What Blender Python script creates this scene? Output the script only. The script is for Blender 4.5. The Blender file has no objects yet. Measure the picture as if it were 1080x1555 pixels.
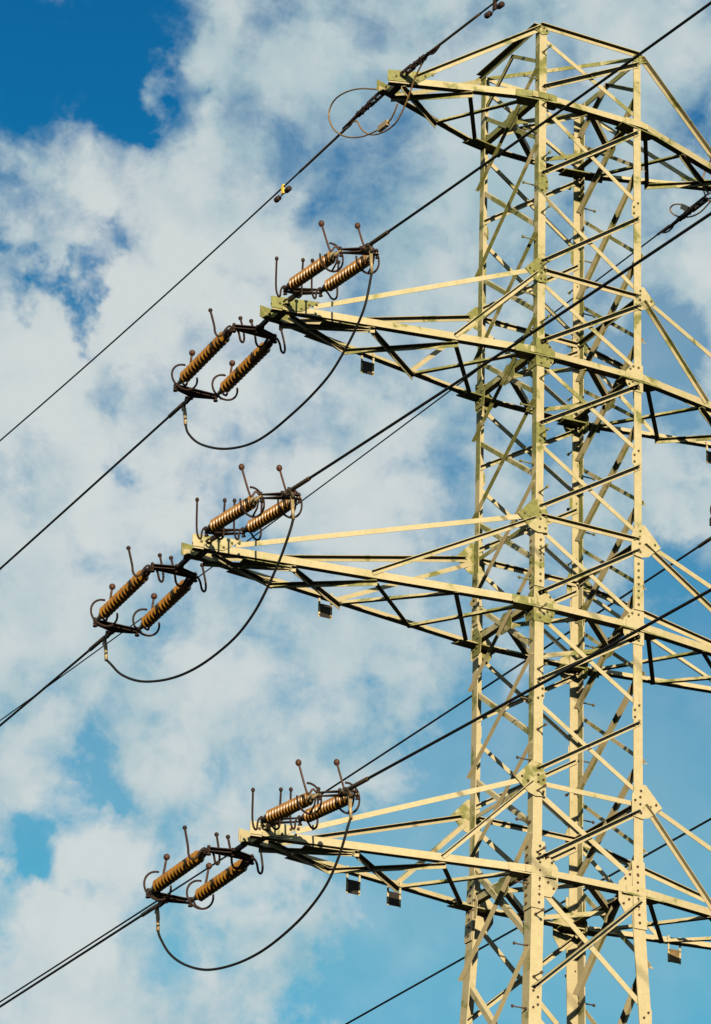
import bpy, math, random
from mathutils import Vector as V, Matrix

random.seed(7)
sc = bpy.context.scene
COL = sc.collection

# ------------------------------------------------------------------ camera
cam_d = bpy.data.cameras.new("camera")
cam = bpy.data.objects.new("camera", cam_d)
COL.objects.link(cam)
R_ = V((0.88209485, -0.47036905, 0.02572217))
U_ = V((-0.21636008, -0.35603228, 0.90908159))
F_ = V((0.41844592, 0.80746144, 0.41582332))
m = Matrix.Identity(4)
for i in range(3):
    m[i][0], m[i][1], m[i][2] = R_[i], U_[i], -F_[i]
m.translation = V((-23.94337574, -40.78596266, 28.6 - 26.99224005))
cam.matrix_world = m
cam_d.sensor_fit = 'VERTICAL'
cam_d.sensor_height = 36.0
cam_d.lens = 6402.86 / 1555.0 * 36.0
cam_d.clip_start = 0.1
cam_d.clip_end = 20000
sc.camera = cam

# ------------------------------------------------------------------ sun, sky
SUN_AZ = math.atan2(-0.37, -0.93)        # from +Y towards +X
SUN_EL = math.radians(13.0)
to_sun = V((math.sin(SUN_AZ) * math.cos(SUN_EL), math.cos(SUN_AZ) * math.cos(SUN_EL), math.sin(SUN_EL)))
sun_d = bpy.data.lights.new("sun", 'SUN')
sun_d.energy = 5.0
sun_d.angle = math.radians(0.5)
sun_d.color = (1.0, 0.88, 0.64)
sun = bpy.data.objects.new("sun", sun_d)
COL.objects.link(sun)
sun.rotation_euler = (-to_sun).to_track_quat('-Z', 'Y').to_euler()
sun.location = (0, 0, 60)

sc.view_settings.view_transform = 'Standard'
sc.view_settings.look = 'None'
sc.view_settings.exposure = 0.9
sc.view_settings.gamma = 1.0
sc.render.engine = 'CYCLES'
sc.cycles.diffuse_bounces = 0      # crisp, deep shade under the steel, as in the contrasty photograph


class NT:
    """tiny node-tree helper"""
    def __init__(s, tree):
        s.t = tree
        s.n = tree.nodes
        s.l = tree.links

    def add(s, typ, ins=None, **props):
        nd = s.n.new(typ)
        for k, v in props.items():
            setattr(nd, k, v)
        for k, v in (ins or {}).items():
            sock = nd.inputs[k]
            if hasattr(v, 'is_linked') or isinstance(v, bpy.types.NodeSocket):
                s.l.new(v, sock)
            else:
                sock.default_value = v
        return nd

    def math(s, op, a, b=0.0, clamp=False):
        nd = s.add('ShaderNodeMath', {0: a, 1: b}, operation=op)
        nd.use_clamp = clamp
        return nd.outputs[0]

    def ramp(s, v, a, b, lo=0.0, hi=1.0, smooth=True):
        nd = s.add('ShaderNodeMapRange', {'Value': v, 'From Min': a, 'From Max': b, 'To Min': lo, 'To Max': hi})
        if smooth:
            nd.interpolation_type = 'SMOOTHSTEP'
        return nd.outputs[0]

    def mix(s, f, a, b, blend='MIX'):
        nd = s.n.new('ShaderNodeMix')
        nd.data_type = 'RGBA'
        nd.blend_type = blend
        for k, v in ((0, f), (6, a), (7, b)):
            if isinstance(v, bpy.types.NodeSocket):
                s.l.new(v, nd.inputs[k])
            else:
                nd.inputs[k].default_value = v if not isinstance(v, tuple) or len(v) == 4 else (*v, 1)
        return nd.outputs[2]

    def noise(s, vec, scale, detail=4.0, rough=0.55, dist=0.0):
        return s.add('ShaderNodeTexNoise', {'Vector': vec, 'Scale': scale, 'Detail': detail,
                                            'Roughness': rough, 'Distortion': dist})


def view_dir(px, py):
    """direction of a piece of sky, from its place in the photograph (1080 x 1555)"""
    d = F_ + R_ * ((px - 540) / 6402.86) + U_ * ((777.5 - py) / 6402.86)
    return d.normalized()


world = bpy.data.worlds.new("World")
sc.world = world
world.use_nodes = True
w = NT(world.node_tree)
w.n.clear()
wout = w.add('ShaderNodeOutputWorld')
bg = w.add('ShaderNodeBackground', {'Strength': 0.05})
w.l.new(bg.outputs[0], wout.inputs[0])
sky = w.add('ShaderNodeTexSky')
sky.sky_type = 'NISHITA'
sky.sun_disc = False
sky.sun_elevation = SUN_EL
sky.sun_rotation = SUN_AZ % (2 * math.pi)
sky.air_density = 1.0
sky.dust_density = 0.3
sky.ozone_density = 1.5
tc = w.add('ShaderNodeTexCoord')
DIR = tc.outputs['Generated']
# ragged edges: the direction is pushed about a little before the broad cloud masses are read
wn = w.noise(DIR, 38.0, 5.0, 0.6)
wv = w.add('ShaderNodeVectorMath', {0: wn.outputs['Color'], 1: (0.5, 0.5, 0.5)}, operation='SUBTRACT')
ws = w.add('ShaderNodeVectorMath', {0: wv.outputs[0], 'Scale': 0.040}, operation='SCALE')
WD = w.add('ShaderNodeVectorMath', {0: DIR, 1: ws.outputs[0]}, operation='ADD').outputs[0]
# cloud masses (+) and openings of blue sky (-): photo place, radius in photo px, weight
MASSES = [
    (20, 10, 340, -0.72), (170, 50, 170, -0.36), (110, 130, 110, -0.26), (245, 15, 100, -0.25), (250, 112, 70, 0.40), (305, 100, 70, 0.45), (215, 138, 46, 0.25), (330, 50, 60, 0.15),
    (205, 186, 36, -0.50), (305, 155, 36, -0.50), (150, 160, 40, -0.2), (20, 215, 60, -0.25), (8, 380, 42, -0.62), (160, 345, 42, -0.55),
    (115, 412, 50, -0.72), (86, 462, 46, -0.65), (104, 495, 32, -0.40), (25, 330, 60, -0.15), (130, 250, 90, 0.25),
    (60, 355, 35, 0.25), (450, 300, 45, -0.12),
    (700, 560, 120, -0.28), (930, 545, 150, -0.24), (1010, 560, 70, -0.15), (1040, 230, 85, -0.18), (790, 420, 120, -0.10),
    (140, 1165, 80, -0.42), (4, 1292, 56, -0.38), (28, 1322, 50, -0.32), (66, 1262, 42, -0.28), (0, 1345, 45, -0.35), (40, 1245, 40, -0.2), (112, 1372, 30, -0.40), (420, 1025, 75, -0.25), (500, 1062, 45, -0.42),
    (240, 985, 55, -0.22), (335, 1165, 60, -0.18), (275, 935, 42, -0.22), (650, 1210, 190, -0.25),
    (1010, 1180, 330, -1.0), (820, 1420, 320, -0.8), (1060, 830, 110, -0.42), (590, 1480, 170, -0.45), (1000, 1500, 300, -0.8),
    (610, 180, 90, -0.18), (250, 720, 50, -0.20), (480, 880, 70, -0.20), (345, 640, 60, -0.14),
    (280, 420, 190, 0.30), (60, 650, 170, 0.30), (240, 790, 90, 0.32), (120, 1310, 110, 0.36), (80, 1480, 130, 0.26),
    (300, 1110, 120, 0.16), (600, 820, 140, 0.14), (1050, 460, 80, 0.28), (900, 60, 250, 0.10),
    (450, 100, 160, 0.14), (760, 300, 140, 0.10), (1000, 670, 75, 0.22), (350, 1380, 130, 0.10), (620, 1050, 110, 0.12),
    (200, 1000, 300, 0.02), (250, 1350, 240, 0.10), (560, 1330, 120, -0.2), (330, 1240, 60, -0.15), (380, 1490, 120, 0.0), (190, 720, 30, -0.3), (60, 900, 150, 0.14), (1040, 770, 60, 0.30), (420, 1190, 60, 0.2),
]
BRIGHT = [(250, 560, 420, 0.38), (240, 795, 140, 0.40), (120, 1300, 160, 0.50), (70, 1480, 170, 0.30), (150, 250, 160, 0.15),
          (60, 640, 170, 0.15), (1040, 450, 110, 0.25), (330, 1100, 170, 0.22), (640, 800, 150, 0.22), (320, 470, 170, 0.25),
          (720, 220, 420, -0.12), (450, 730, 200, 0.12), (1040, 770, 60, 0.2), (350, 1380, 150, 0.2)]


def blobs(vec, lst):
    acc = None
    for (px, py, rad, wt) in lst:
        dist = w.add('ShaderNodeVectorMath', {0: vec, 1: tuple(view_dir(px, py))}, operation='DISTANCE').outputs['Value']
        g_ = w.ramp(dist, rad * 1.25 / 6402.86, rad * 0.10 / 6402.86, 0.0, wt)
        acc = g_ if acc is None else w.math('ADD', acc, g_)
    return acc


n1 = w.noise(DIR, 44.0, 9.0, 0.56, 0.3).outputs['Fac']
n2 = w.noise(WD, 120.0, 7.0, 0.62, 0.6).outputs['Fac']
d1 = w.math('MULTIPLY', w.math('SUBTRACT', n1, 0.5), 2.0)
d2 = w.math('MULTIPLY', w.math('SUBTRACT', n2, 0.5), 0.46)
dens = w.math('ADD', blobs(WD, MASSES), w.math('ADD', w.math('ADD', d1, d2), 0.61))
n3 = w.noise(DIR, 70.0, 6.0, 0.55, 0.2).outputs['Fac']
thick = w.math('ADD', blobs(WD, BRIGHT), w.math('MULTIPLY', w.math('SUBTRACT', n3, 0.5), 1.1))
thick = w.math('ADD', thick, w.math('MULTIPLY', w.math('SUBTRACT', dens, 0.75), 0.35))
# rounded lumps of cloud
vor = w.add('ShaderNodeTexVoronoi', feature='SMOOTH_F1')
w.l.new(WD, vor.inputs['Vector'])
for k_, v_ in (('Scale', 58.0), ('Smoothness', 0.6), ('Detail', 0.0), ('Roughness', 0.5)):
    vor.inputs[k_].default_value = v_
lump = w.ramp(vor.outputs['Distance'], 0.72, 0.12, -0.3, 0.6)
dens = w.math('ADD', dens, w.math('MULTIPLY', lump, 0.34))
cover = w.ramp(dens, -0.14, 0.84, 0.0, 1.0)
thick = w.math('ADD', thick, w.math('MULTIPLY', lump, 0.42))
thick = w.ramp(w.math('ADD', thick, 0.30), -0.35, 1.0, 0.0, 1.0)
veil = blobs(WD, [(350, 1150, 800, 0.24), (1010, 1180, 420, 0.27), (880, 1450, 420, 0.27), (500, 1350, 300, 0.15), (950, 560, 260, 0.45), (300, 1080, 300, 0.10)])
# the clear sky: deep teal overhead, paler lower down
sc3 = w.add('ShaderNodeSeparateColor', {0: sky.outputs[0]})
chan = []
for i, (ref, val, pw) in enumerate(((1.81, 0.12, 2.0), (3.14, 3.6, 2.05), (4.63, 5.9, 1.35))):
    q = w.math('POWER', w.math('DIVIDE', sc3.outputs[i], ref), pw)
    q = w.math('MINIMUM', q, 1.15)
    chan.append(w.math('MULTIPLY', q, val))
skyc = w.add('ShaderNodeCombineColor', {0: chan[0], 1: chan[1], 2: chan[2]}).outputs[0]
cl = w.mix(thick, (3.65, 5.45, 6.05, 1), (7.0, 7.5, 7.45, 1))
cov = w.math('MINIMUM', w.math('MAXIMUM', w.math('MULTIPLY', cover, 0.96), veil), 0.96)
w.l.new(w.mix(cov, skyc, cl), bg.inputs['Color'])


# ------------------------------------------------------------------ materials
def material(name, build):
    mt = bpy.data.materials.new(name)
    mt.use_nodes = True
    nt = NT(mt.node_tree)
    nt.n.clear()
    out = nt.add('ShaderNodeOutputMaterial')
    bsdf = nt.add('ShaderNodeBsdfPrincipled')
    nt.l.new(bsdf.outputs[0], out.inputs[0])
    build(nt, bsdf)
    return mt


def steel_build(moss):
    def f(nt, b):
        geo = nt.add('ShaderNodeNewGeometry')
        pos = geo.outputs['Position']
        sep = nt.add('ShaderNodeSeparateXYZ', {0: pos})
        nsep = nt.add('ShaderNodeSeparateXYZ', {0: geo.outputs['Normal']})
        z = sep.outputs['Z']
        big = nt.noise(pos, 2.6, 4.0, 0.55, 0.3).outputs['Fac']
        fine = nt.noise(pos, 17.0, 6.0, 0.65).outputs['Fac']
        grain = nt.noise(pos, 90.0, 3.0, 0.7).outputs['Fac']
        base = nt.mix(nt.ramp(fine, 0.3, 0.7), (0.345, 0.288, 0.172, 1), (0.310, 0.254, 0.144, 1))
        base = nt.mix(nt.math('MULTIPLY', nt.ramp(grain, 0.56, 0.78), 0.35), base, (0.17, 0.12, 0.06, 1))
        # the coating has weathered and grown lichen, most near the top and on faces turned towards -X
        hi = nt.ramp(z, 18.2, 24.5, 0.0, 0.14, False)
        side = nt.ramp(nsep.outputs['X'], -0.3, -0.8, 0.0, 0.15)
        v = nt.math('ADD', nt.math('ADD', big, hi), nt.math('ADD', side, moss))
        v = nt.math('ADD', v, nt.math('MULTIPLY', nt.math('SUBTRACT', fine, 0.5), 0.12))
        tint = nt.math('MULTIPLY', nt.ramp(v, 0.53, 0.75), 0.36)
        base = nt.mix(tint, base, (0.20, 0.19, 0.062, 1))
        mp = nt.add('ShaderNodeVectorMath', {0: pos, 1: (34.0, 34.0, 1.9)}, operation='MULTIPLY').outputs[0]
        streak = nt.noise(mp, 1.0, 4.0, 0.6).outputs['Fac']
        base = nt.mix(nt.math('MULTIPLY', nt.ramp(streak, 0.58, 0.78), 0.28), base, (0.15, 0.105, 0.055, 1))
        mk = nt.math('MULTIPLY', nt.ramp(v, 0.69, 0.77), 0.85)
        lich = nt.mix(nt.ramp(fine, 0.35, 0.65), (0.140, 0.142, 0.034, 1), (0.085, 0.088, 0.018, 1))
        base = nt.mix(mk, base, lich)
        rust = nt.ramp(nt.noise(pos, 41.0, 4.0, 0.6).outputs['Fac'], 0.70, 0.74)
        base = nt.mix(nt.math('MULTIPLY', rust, 0.8), base, (0.12, 0.055, 0.02, 1))
        nt.l.new(base, b.inputs['Base Color'])
        b.inputs['Roughness'].default_value = 0.62
        b.inputs['Specular IOR Level'].default_value = 0.25
        bump = nt.add('ShaderNodeBump', {'Strength': 0.25, 'Distance': 0.004, 'Height': fine})
        nt.l.new(bump.outputs[0], b.inputs['Normal'])
    return f


def two_tone(a, c, scale, rough, metal=0.0, spec=0.3, bump=0.0):
    def f(nt, b):
        pos = nt.add('ShaderNodeNewGeometry').outputs['Position']
        n = nt.noise(pos, scale, 5.0, 0.65).outputs['Fac']
        nt.l.new(nt.mix(nt.ramp(n, 0.32, 0.68), (*a, 1), (*c, 1)), b.inputs['Base Color'])
        b.inputs['Roughness'].default_value = rough
        b.inputs['Metallic'].default_value = metal
        b.inputs['Specular IOR Level'].default_value = spec
        if bump:
            bp = nt.add('ShaderNodeBump', {'Strength': bump, 'Distance': 0.004, 'Height': n})
            nt.l.new(bp.outputs[0], b.inputs['Normal'])
    return f


def bolt_build(nt, b):
    geo = nt.add('ShaderNodeNewGeometry')
    z = nt.add('ShaderNodeSeparateXYZ', {0: geo.outputs['Position']}).outputs['Z']
    n = nt.noise(geo.outputs['Position'], 60.0, 3.0).outputs['Fac']
    dark = nt.mix(n, (0.03, 0.014, 0.007, 1), (0.07, 0.03, 0.013, 1))
    lich = nt.mix(n, (0.14, 0.125, 0.03, 1), (0.07, 0.062, 0.016, 1))
    nt.l.new(nt.mix(nt.ramp(z, 19.4, 21.6), dark, lich), b.inputs['Base Color'])
    b.inputs['Roughness'].default_value = 0.7


STEEL = material("painted_steel", steel_build(-0.012))
STEEL_MOSSY = material("lichen_steel", steel_build(0.17))
BOLT = material("bolt_steel", bolt_build)
RUST = material("rusted_iron", two_tone((0.010, 0.0048, 0.003), (0.032, 0.0135, 0.0065), 30.0, 0.75, 0.0, 0.25, 0.3))
BALL = material("rusted_ball", two_tone((0.032, 0.012, 0.006), (0.062, 0.023, 0.010), 40.0, 0.6, 0.0, 0.3))
PORC = material("brown_porcelain", two_tone((0.120, 0.050, 0.004), (0.195, 0.084, 0.006), 9.0, 0.33, 0.0, 0.4))
ZINC = material("zinc_fitting", two_tone((0.20, 0.14, 0.07), (0.32, 0.23, 0.12), 50.0, 0.5, 0.2, 0.4))
CABLE = material("weathered_conductor", two_tone((0.005, 0.0045, 0.004), (0.011, 0.009, 0.007), 60.0, 0.7, 0.0, 0.15))
SLEEVE = material("clamp_sleeve", two_tone((0.03, 0.019, 0.010), (0.06, 0.038, 0.018), 40.0, 0.6, 0.0, 0.3))
COPPER = material("tarnished_copper", two_tone((0.13, 0.072, 0.024), (0.20, 0.118, 0.042), 30.0, 0.5, 0.2, 0.4))
PLATE_DARK = material("dark_enamel", two_tone((0.006, 0.0045, 0.0035), (0.014, 0.009, 0.005), 14.0, 0.6, 0.0, 0.3))
PLATE_BROWN = material("brown_enamel", two_tone((0.10, 0.062, 0.022), (0.15, 0.097, 0.04), 14.0, 0.6, 0.0, 0.3))
YELLOW = material("yellow_clamp", two_tone((0.55, 0.33, 0.03), (0.65, 0.42, 0.06), 40.0, 0.5))


def grass_build(nt, b):
    pos = nt.add('ShaderNodeNewGeometry').outputs['Position']
    n = nt.noise(pos, 0.15, 8.0, 0.7).outputs['Fac']
    nt.l.new(nt.mix(nt.ramp(n, 0.35, 0.65), (0.010, 0.014, 0.005, 1), (0.020, 0.022, 0.008, 1)), b.inputs['Base Color'])
    b.inputs['Roughness'].default_value = 0.95


GRASS = material("meadow", grass_build)


# ------------------------------------------------------------------ mesh helpers
class MB:
    def __init__(s):
        s.v, s.f, s.mi, s.sm = [], [], [], []

    def poly(s, pts, faces, mi=0, smooth=False):
        o = len(s.v)
        s.v += [tuple(p) for p in pts]
        for fc in faces:
            s.f.append([o + i for i in fc])
            s.mi.append(mi)
            s.sm.append(smooth)

    def prism(s, ring0, ring1, mi=0, smooth=False):
        n = len(ring0)
        fs = [(i, (i + 1) % n, n + (i + 1) % n, n + i) for i in range(n)]
        s.poly(list(ring0) + list(ring1), fs, mi, smooth)
        s.poly(ring0, [tuple(reversed(range(n)))], mi)
        s.poly(ring1, [tuple(range(n))], mi)

    def angle(s, P, Q, d1, d2, a, b=None, t=0.008, mi=0):
        """rolled steel angle, its corner on the line P-Q, flanges along d1 and d2"""
        b = b or a
        P, Q, d1, d2 = V(P), V(Q), V(d1), V(d2)
        ax = (Q - P).normalized()
        d1 = (d1 - ax * d1.dot(ax)).normalized()
        d2 = d2 - ax * d2.dot(ax)
        d2 = (d2 - d1 * d2.dot(d1)).normalized()
        sec = [(0, 0), (a, 0), (a, t), (t, t), (t, b), (0, b)]
        r0 = [P + d1 * x + d2 * y for x, y in sec]
        r1 = [Q + d1 * x + d2 * y for x, y in sec]
        n = 6
        fs = [(i, (i + 1) % n, n + (i + 1) % n, n + i) for i in range(n)]
        fs += [(0, 3, 2, 1), (0, 5, 4, 3), (6, 7, 8, 9), (6, 9, 10, 11)]
        if ax.dot(d1.cross(d2)) < 0:
            fs = [tuple(reversed(q)) for q in fs]
        s.poly(r0 + r1, fs, mi)

    def bar(s, P, Q, up, w_, h_, mi=0):
        P, Q, up = V(P), V(Q), V(up)
        ax = (Q - P).normalized()
        u = (up - ax * up.dot(ax)).normalized()
        sd = ax.cross(u)
        q = [(-1, -1), (1, -1), (1, 1), (-1, 1)]
        s.prism([P + sd * x * w_ / 2 + u * y * h_ / 2 for x, y in q],
                [Q + sd * x * w_ / 2 + u * y * h_ / 2 for x, y in q], mi)

    def plate(s, O, ex, ey, pts, th, mi=0, bolts=(), bmi=1, br=0.015):
        O, ex, ey = V(O), V(ex).normalized(), V(ey)
        ey = (ey - ex * ey.dot(ex)).normalized()
        n = ex.cross(ey)
        r0 = [O + ex * x + ey * y for x, y in pts]
        r1 = [p + n * th for p in r0]
        area = sum(pts[i][0] * pts[(i + 1) % len(pts)][1] - pts[(i + 1) % len(pts)][0] * pts[i][1] for i in range(len(pts)))
        if area < 0:
            r0, r1 = r0[::-1], r1[::-1]
        s.prism(r0, r1, mi)
        for x, y in bolts:
            c = O + ex * x + ey * y + n * (th + 0.001)
            s.bolt(c, n, br, bmi)

    def bolt(s, c, n, r=0.015, mi=1):
        c, n = V(c), V(n).normalized()
        a = n.orthogonal().normalized()
        b = n.cross(a)
        ph = random.random()
        k = 6
        r0 = [c + (a * math.cos(i * math.tau / k + ph) + b * math.sin(i * math.tau / k + ph)) * r for i in range(k)]
        s.prism(r0, [p + n * 0.013 for p in r0], mi)
        r1 = [c + n * 0.013 + (p - c) * 0.55 for p in r0]
        s.prism(r1, [p + n * 0.012 for p in r1], mi)

    def tube(s, pts, r, k=8, mi=0, cap=True):
        pts = [V(p) for p in pts]
        n = len(pts)
        tang = [(pts[min(i + 1, n - 1)] - pts[max(i - 1, 0)]).normalized() for i in range(n)]
        a = tang[0].orthogonal().normalized()
        rings = []
        for i in range(n):
            a = (a - tang[i] * a.dot(tang[i])).normalized()
            b = tang[i].cross(a)
            rr = r[i] if isinstance(r, (list, tuple)) else r
            rings.append([pts[i] + (a * math.cos(j * math.tau / k) + b * math.sin(j * math.tau / k)) * rr for j in range(k)])
        o = len(s.v)
        for rg in rings:
            s.v += [tuple(p) for p in rg]
        for i in range(n - 1):
            for j in range(k):
                s.f.append([o + i * k + j, o + i * k + (j + 1) % k, o + (i + 1) * k + (j + 1) % k, o + (i + 1) * k + j])
                s.mi.append(mi)
                s.sm.append(True)
        if cap:
            s.f.append([o + j for j in reversed(range(k))])
            s.f.append([o + (n - 1) * k + j for j in range(k)])
            s.mi += [mi, mi]
            s.sm += [False, False]

    def lathe(s, O, ax, prof, k=20, mi=0):
        """prof: (distance along the axis, radius)"""
        O, ax = V(O), V(ax).normalized()
        a = ax.orthogonal().normalized()
        b = ax.cross(a)
        o = len(s.v)
        for d, r in prof:
            for j in range(k):
                s.v.append(tuple(O + ax * d + (a * math.cos(j * math.tau / k) + b * math.sin(j * math.tau / k)) * max(r, 1e-4)))
        for i in range(len(prof) - 1):
            for j in range(k):
                s.f.append([o + i * k + j, o + i * k + (j + 1) % k, o + (i + 1) * k + (j + 1) % k, o + (i + 1) * k + j])
                s.mi.append(mi)
                s.sm.append(True)
        s.f.append([o + j for j in reversed(range(k))])
        s.f.append([o + (len(prof) - 1) * k + j for j in range(k)])
        s.mi += [mi, mi]
        s.sm += [False, False]

    def ball(s, c, r, mi=0, k=14):
        h = 8
        s.lathe(V(c) - V((0, 0, r)), (0, 0, 1),
                [(r - r * math.cos(i * math.pi / h), r * math.sin(i * math.pi / h)) for i in range(h + 1)], k, mi)

    def build(s, name, mats, parent=None):
        me = bpy.data.meshes.new(name)
        me.from_pydata(s.v, [], s.f)
        for mt in (mats if isinstance(mats, (list, tuple)) else [mats]):
            me.materials.append(mt)
        me.polygons.foreach_set('material_index', s.mi)
        me.polygons.foreach_set('use_smooth', s.sm)
        me.update()
        ob = bpy.data.objects.new(name, me)
        COL.objects.link(ob)
        if parent:
            ob.parent = parent
        return ob


def tag(o, label=None, cat=None, group=None, kind=None):
    for k, v in (('label', label), ('category', cat), ('group', group), ('kind', kind)):
        if v:
            o[k] = v
    return o


def empty(name, label, cat, group=None, loc=(0, 0, 0)):
    o = bpy.data.objects.new(name, None)
    o.empty_display_size = 0.2
    o.location = loc
    COL.objects.link(o)
    return tag(o, label, cat, group)


def smooth_path(pts, sub=6):
    pts = [V(p) for p in pts]
    out = []
    for i in range(len(pts) - 1):
        p0, p1, p2, p3 = pts[max(i - 1, 0)], pts[i], pts[i + 1], pts[min(i + 2, len(pts) - 1)]
        for j in range(sub):
            t = j / sub
            out.append(0.5 * ((2 * p1) + (p2 - p0) * t + (2 * p0 - 5 * p1 + 4 * p2 - p3) * t * t
                              + (3 * p1 - p0 - 3 * p2 + p3) * t ** 3))
    out.append(pts[-1])
    return out


# ------------------------------------------------------------------ ground
g = MB()
g.poly([(-4000, -4000, 0), (4000, -4000, 0), (4000, 4000, 0), (-4000, 4000, 0)], [(0, 1, 2, 3)])
tag(g.build("ground", GRASS), kind='structure')

# ------------------------------------------------------------------ the pylon
Z0 = 28.6
# levels of the front and back faces, and of the two side faces (half a panel apart)
LV = [Z0 + q for q in (0.99, 0.0, -1.25, -2.502, -3.609, -4.72, -5.841, -6.972, -8.10, -9.229, -10.358, -11.95, -13.75)]
HV = [Z0 + q for q in (0.50, -0.60, -1.86, -3.05, -4.17, -5.28, -6.40, -7.54, -8.67, -9.80, -11.22, -12.95)]
ZU = {1: LV[3], 2: LV[6], 3: LV[9]}            # upper chords
ZC = {0: LV[1], 1: LV[4], 2: LV[7], 3: LV[10]}  # lower chords


def hw(z):
    return 0.75 if z > LV[10] else 0.75 + 0.045 * (LV[10] - z)


def leg_t(z):
    return 0.105 if z > Z0 - 6.45 else (0.125 if z > LV[10] - 0.10 else 0.165)


pylon = empty("lattice_pylon", "tall cream painted lattice pylon with lichen stained steel and crossarms on both sides", "pylon")
SG = {'A': (-1, -1), 'B': (1, -1), 'C': (-1, 1), 'D': (1, 1)}
X, Y, Z = V((1, 0, 0)), V((0, 1, 0)), V((0, 0, 1))


def corner(k, z, off=0.0):
    sx, sy = SG[k]
    return V((sx * (hw(z) + off), sy * (hw(z) + off), z))


LEGS = {}
for k, (sx, sy) in SG.items():
    mb = MB()
    cuts = [LV[0] + 0.04, Z0 - 6.45, LV[10] - 0.10, -0.05]
    for (z1, z0), a, t in zip(zip(cuts[:-1], cuts[1:]), (0.105, 0.125, 0.165), (0.011, 0.012, 0.015)):
        mb.angle(corner(k, z0), corner(k, z1), (-sx, 0, 0), (0, -sy, 0), a, a, t)
    LEGS[k] = mb.build("leg", STEEL, pylon)

# splice covers where the legs change size, and their rows of bolts
for k, (sx, sy) in SG.items():
    for zc, hh, ww in ((Z0 - 6.42, 0.34, 0.135), (LV[10] - 0.05, 0.42, 0.175)):
        mb = MB()
        e = 0.004
        c0 = corner(k, zc - hh, e + 0.012)
        c1 = corner(k, zc + hh, e + 0.012)
        mb.angle(c0, c1, (-sx, 0, 0), (0, -sy, 0), ww, ww, 0.011)
        nb = 7 if hh < 0.4 else 8
        for i in range(nb):
            zz = zc - hh + 0.07 + (2 * hh - 0.14) * i / (nb - 1)
            c = corner(k, zz, e + 0.013)
            mb.bolt(c + V((-sx * ww * 0.58, 0, 0)), (0, sy, 0), 0.016)
            mb.bolt(c + V((0, -sy * ww * 0.58, 0)), (sx, 0, 0), 0.016)
        mb.build("splice_plate", [STEEL, BOLT], LEGS[k])

# climbing bolts on two legs, left and right flange in turn
for k in ('A', 'D'):
    sx, sy = SG[k]
    z = LV[0] - 0.35
    i = 0
    while z > 9.0:
        mb = MB()
        c = corner(k, z)
        if i % 2 == 0:
            d = V((0, sy, 0)); c = c + V((-sx * 0.05, 0, 0))
        else:
            d = V((sx, 0, 0)); c = c + V((0, -sy * 0.05, 0))
        mb.tube([c - d * 0.03, c + d * 0.18], 0.0095, 8)
        mb.tube([c + d * 0.18, c + d * 0.198], 0.020, 8)
        mb.tube([c + d * 0.004, c + d * 0.022], 0.019, 6)
        mb.build("step_bolt", BOLT, LEGS[k])
        z -= 0.385
        i += 1


# --- bracing of the four faces.  face: (start leg, end leg, outward normal)
def brace(face, ka, za, kb, zb, outer, a, name="brace", ins=(0.05, 0.05), low=False, mossy=False):
    n = V(face)
    P, Q = corner(ka, za), corner(kb, zb)
    ax = (Q - P).normalized()
    P = P + ax * ins[0]
    Q = Q - ax * ins[1]
    down = -Z
    dn = (down - ax * down.dot(ax)).normalized()
    mb = MB()
    if outer:
        off = n * 0.004
        sg = 1 if low else -1
        P2, Q2 = P + off + dn * a * 0.45 * sg, Q + off + dn * a * 0.45 * sg
        mb.angle(P2, Q2, -down if low else down, n, a, a * (1.1 if low else 1.4), 0.007)
    else:
        off = -n * (0.019 if za > LV[10] - 0.3 else 0.022)
        P2, Q2 = P + off - dn * a * 0.45, Q + off - dn * a * 0.45
        mb.angle(P2, Q2, down, -n, a, a, 0.007)
    if outer:
        for c, s_ in ((P, 1), (Q, -1)):
            for q in (0.035, 0.095):
                mb.bolt(c + ax * s_ * q + dn * a * 0.08 + n * 0.0125, n, 0.012)
        mid = (P + Q) / 2
        mb.bolt(mid + dn * a * 0.05 + n * 0.0125, n, 0.012)
    return mb.build(name, [STEEL_MOSSY if mossy else STEEL, BOLT], pylon)


FRONT, BACK, LEFT, RIGHT = (0, -1, 0), (0, 1, 0), (-1, 0, 0), (1, 0, 0)
for i in range(len(LV) - 1):
    hi, lo = LV[i], LV[i + 1]
    a = 0.056 if i < 9 else 0.066
    u, d = hi - 0.10, lo + 0.09
    brace(FRONT, 'A', d, 'B', u, True, a)
    brace(FRONT, 'A', u, 'B', d, False, a)
    brace(BACK, 'D', d, 'C', u, True, a)
    brace(BACK, 'D', u, 'C', d, False, a)
for i in range(len(HV) - 1):
    hi, lo = HV[i], HV[i + 1]
    a = 0.056 if i < 9 else 0.07
    u, d = hi - 0.07, lo - 0.03
    brace(LEFT, 'A', u, 'C', d, True, a * 0.78, ins=(0.03, -0.04), low=True, mossy=hi > 23.5)
    brace(LEFT, 'C', u, 'A', d, False, a)
    brace(RIGHT, 'D', u, 'B', d, True, a * 0.85, ins=(0.03, -0.04), low=True)
    brace(RIGHT, 'B', u, 'D', d, False, a)
# large bracing of the splayed foot of the tower, below the picture
for za, zb in ((LV[12], 7.6), (7.6, 0.3)):
    for n, p, q in ((FRONT, 'A', 'B'), (BACK, 'D', 'C'), (LEFT, 'A', 'C'), (RIGHT, 'D', 'B')):
        brace(n, p, zb, q, za, True, 0.09, "foot_brace")
        brace(n, p, za, q, zb, False, 0.09, "foot_brace")


def strut(P, Q, d1, d2, a, name="strut", mat=None, parent=None, t=0.008, b=None):
    mb = MB()
    mb.angle(P, Q, d1, d2, a, b or a, t)
    return mb.build(name, mat or STEEL, parent or pylon)


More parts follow.
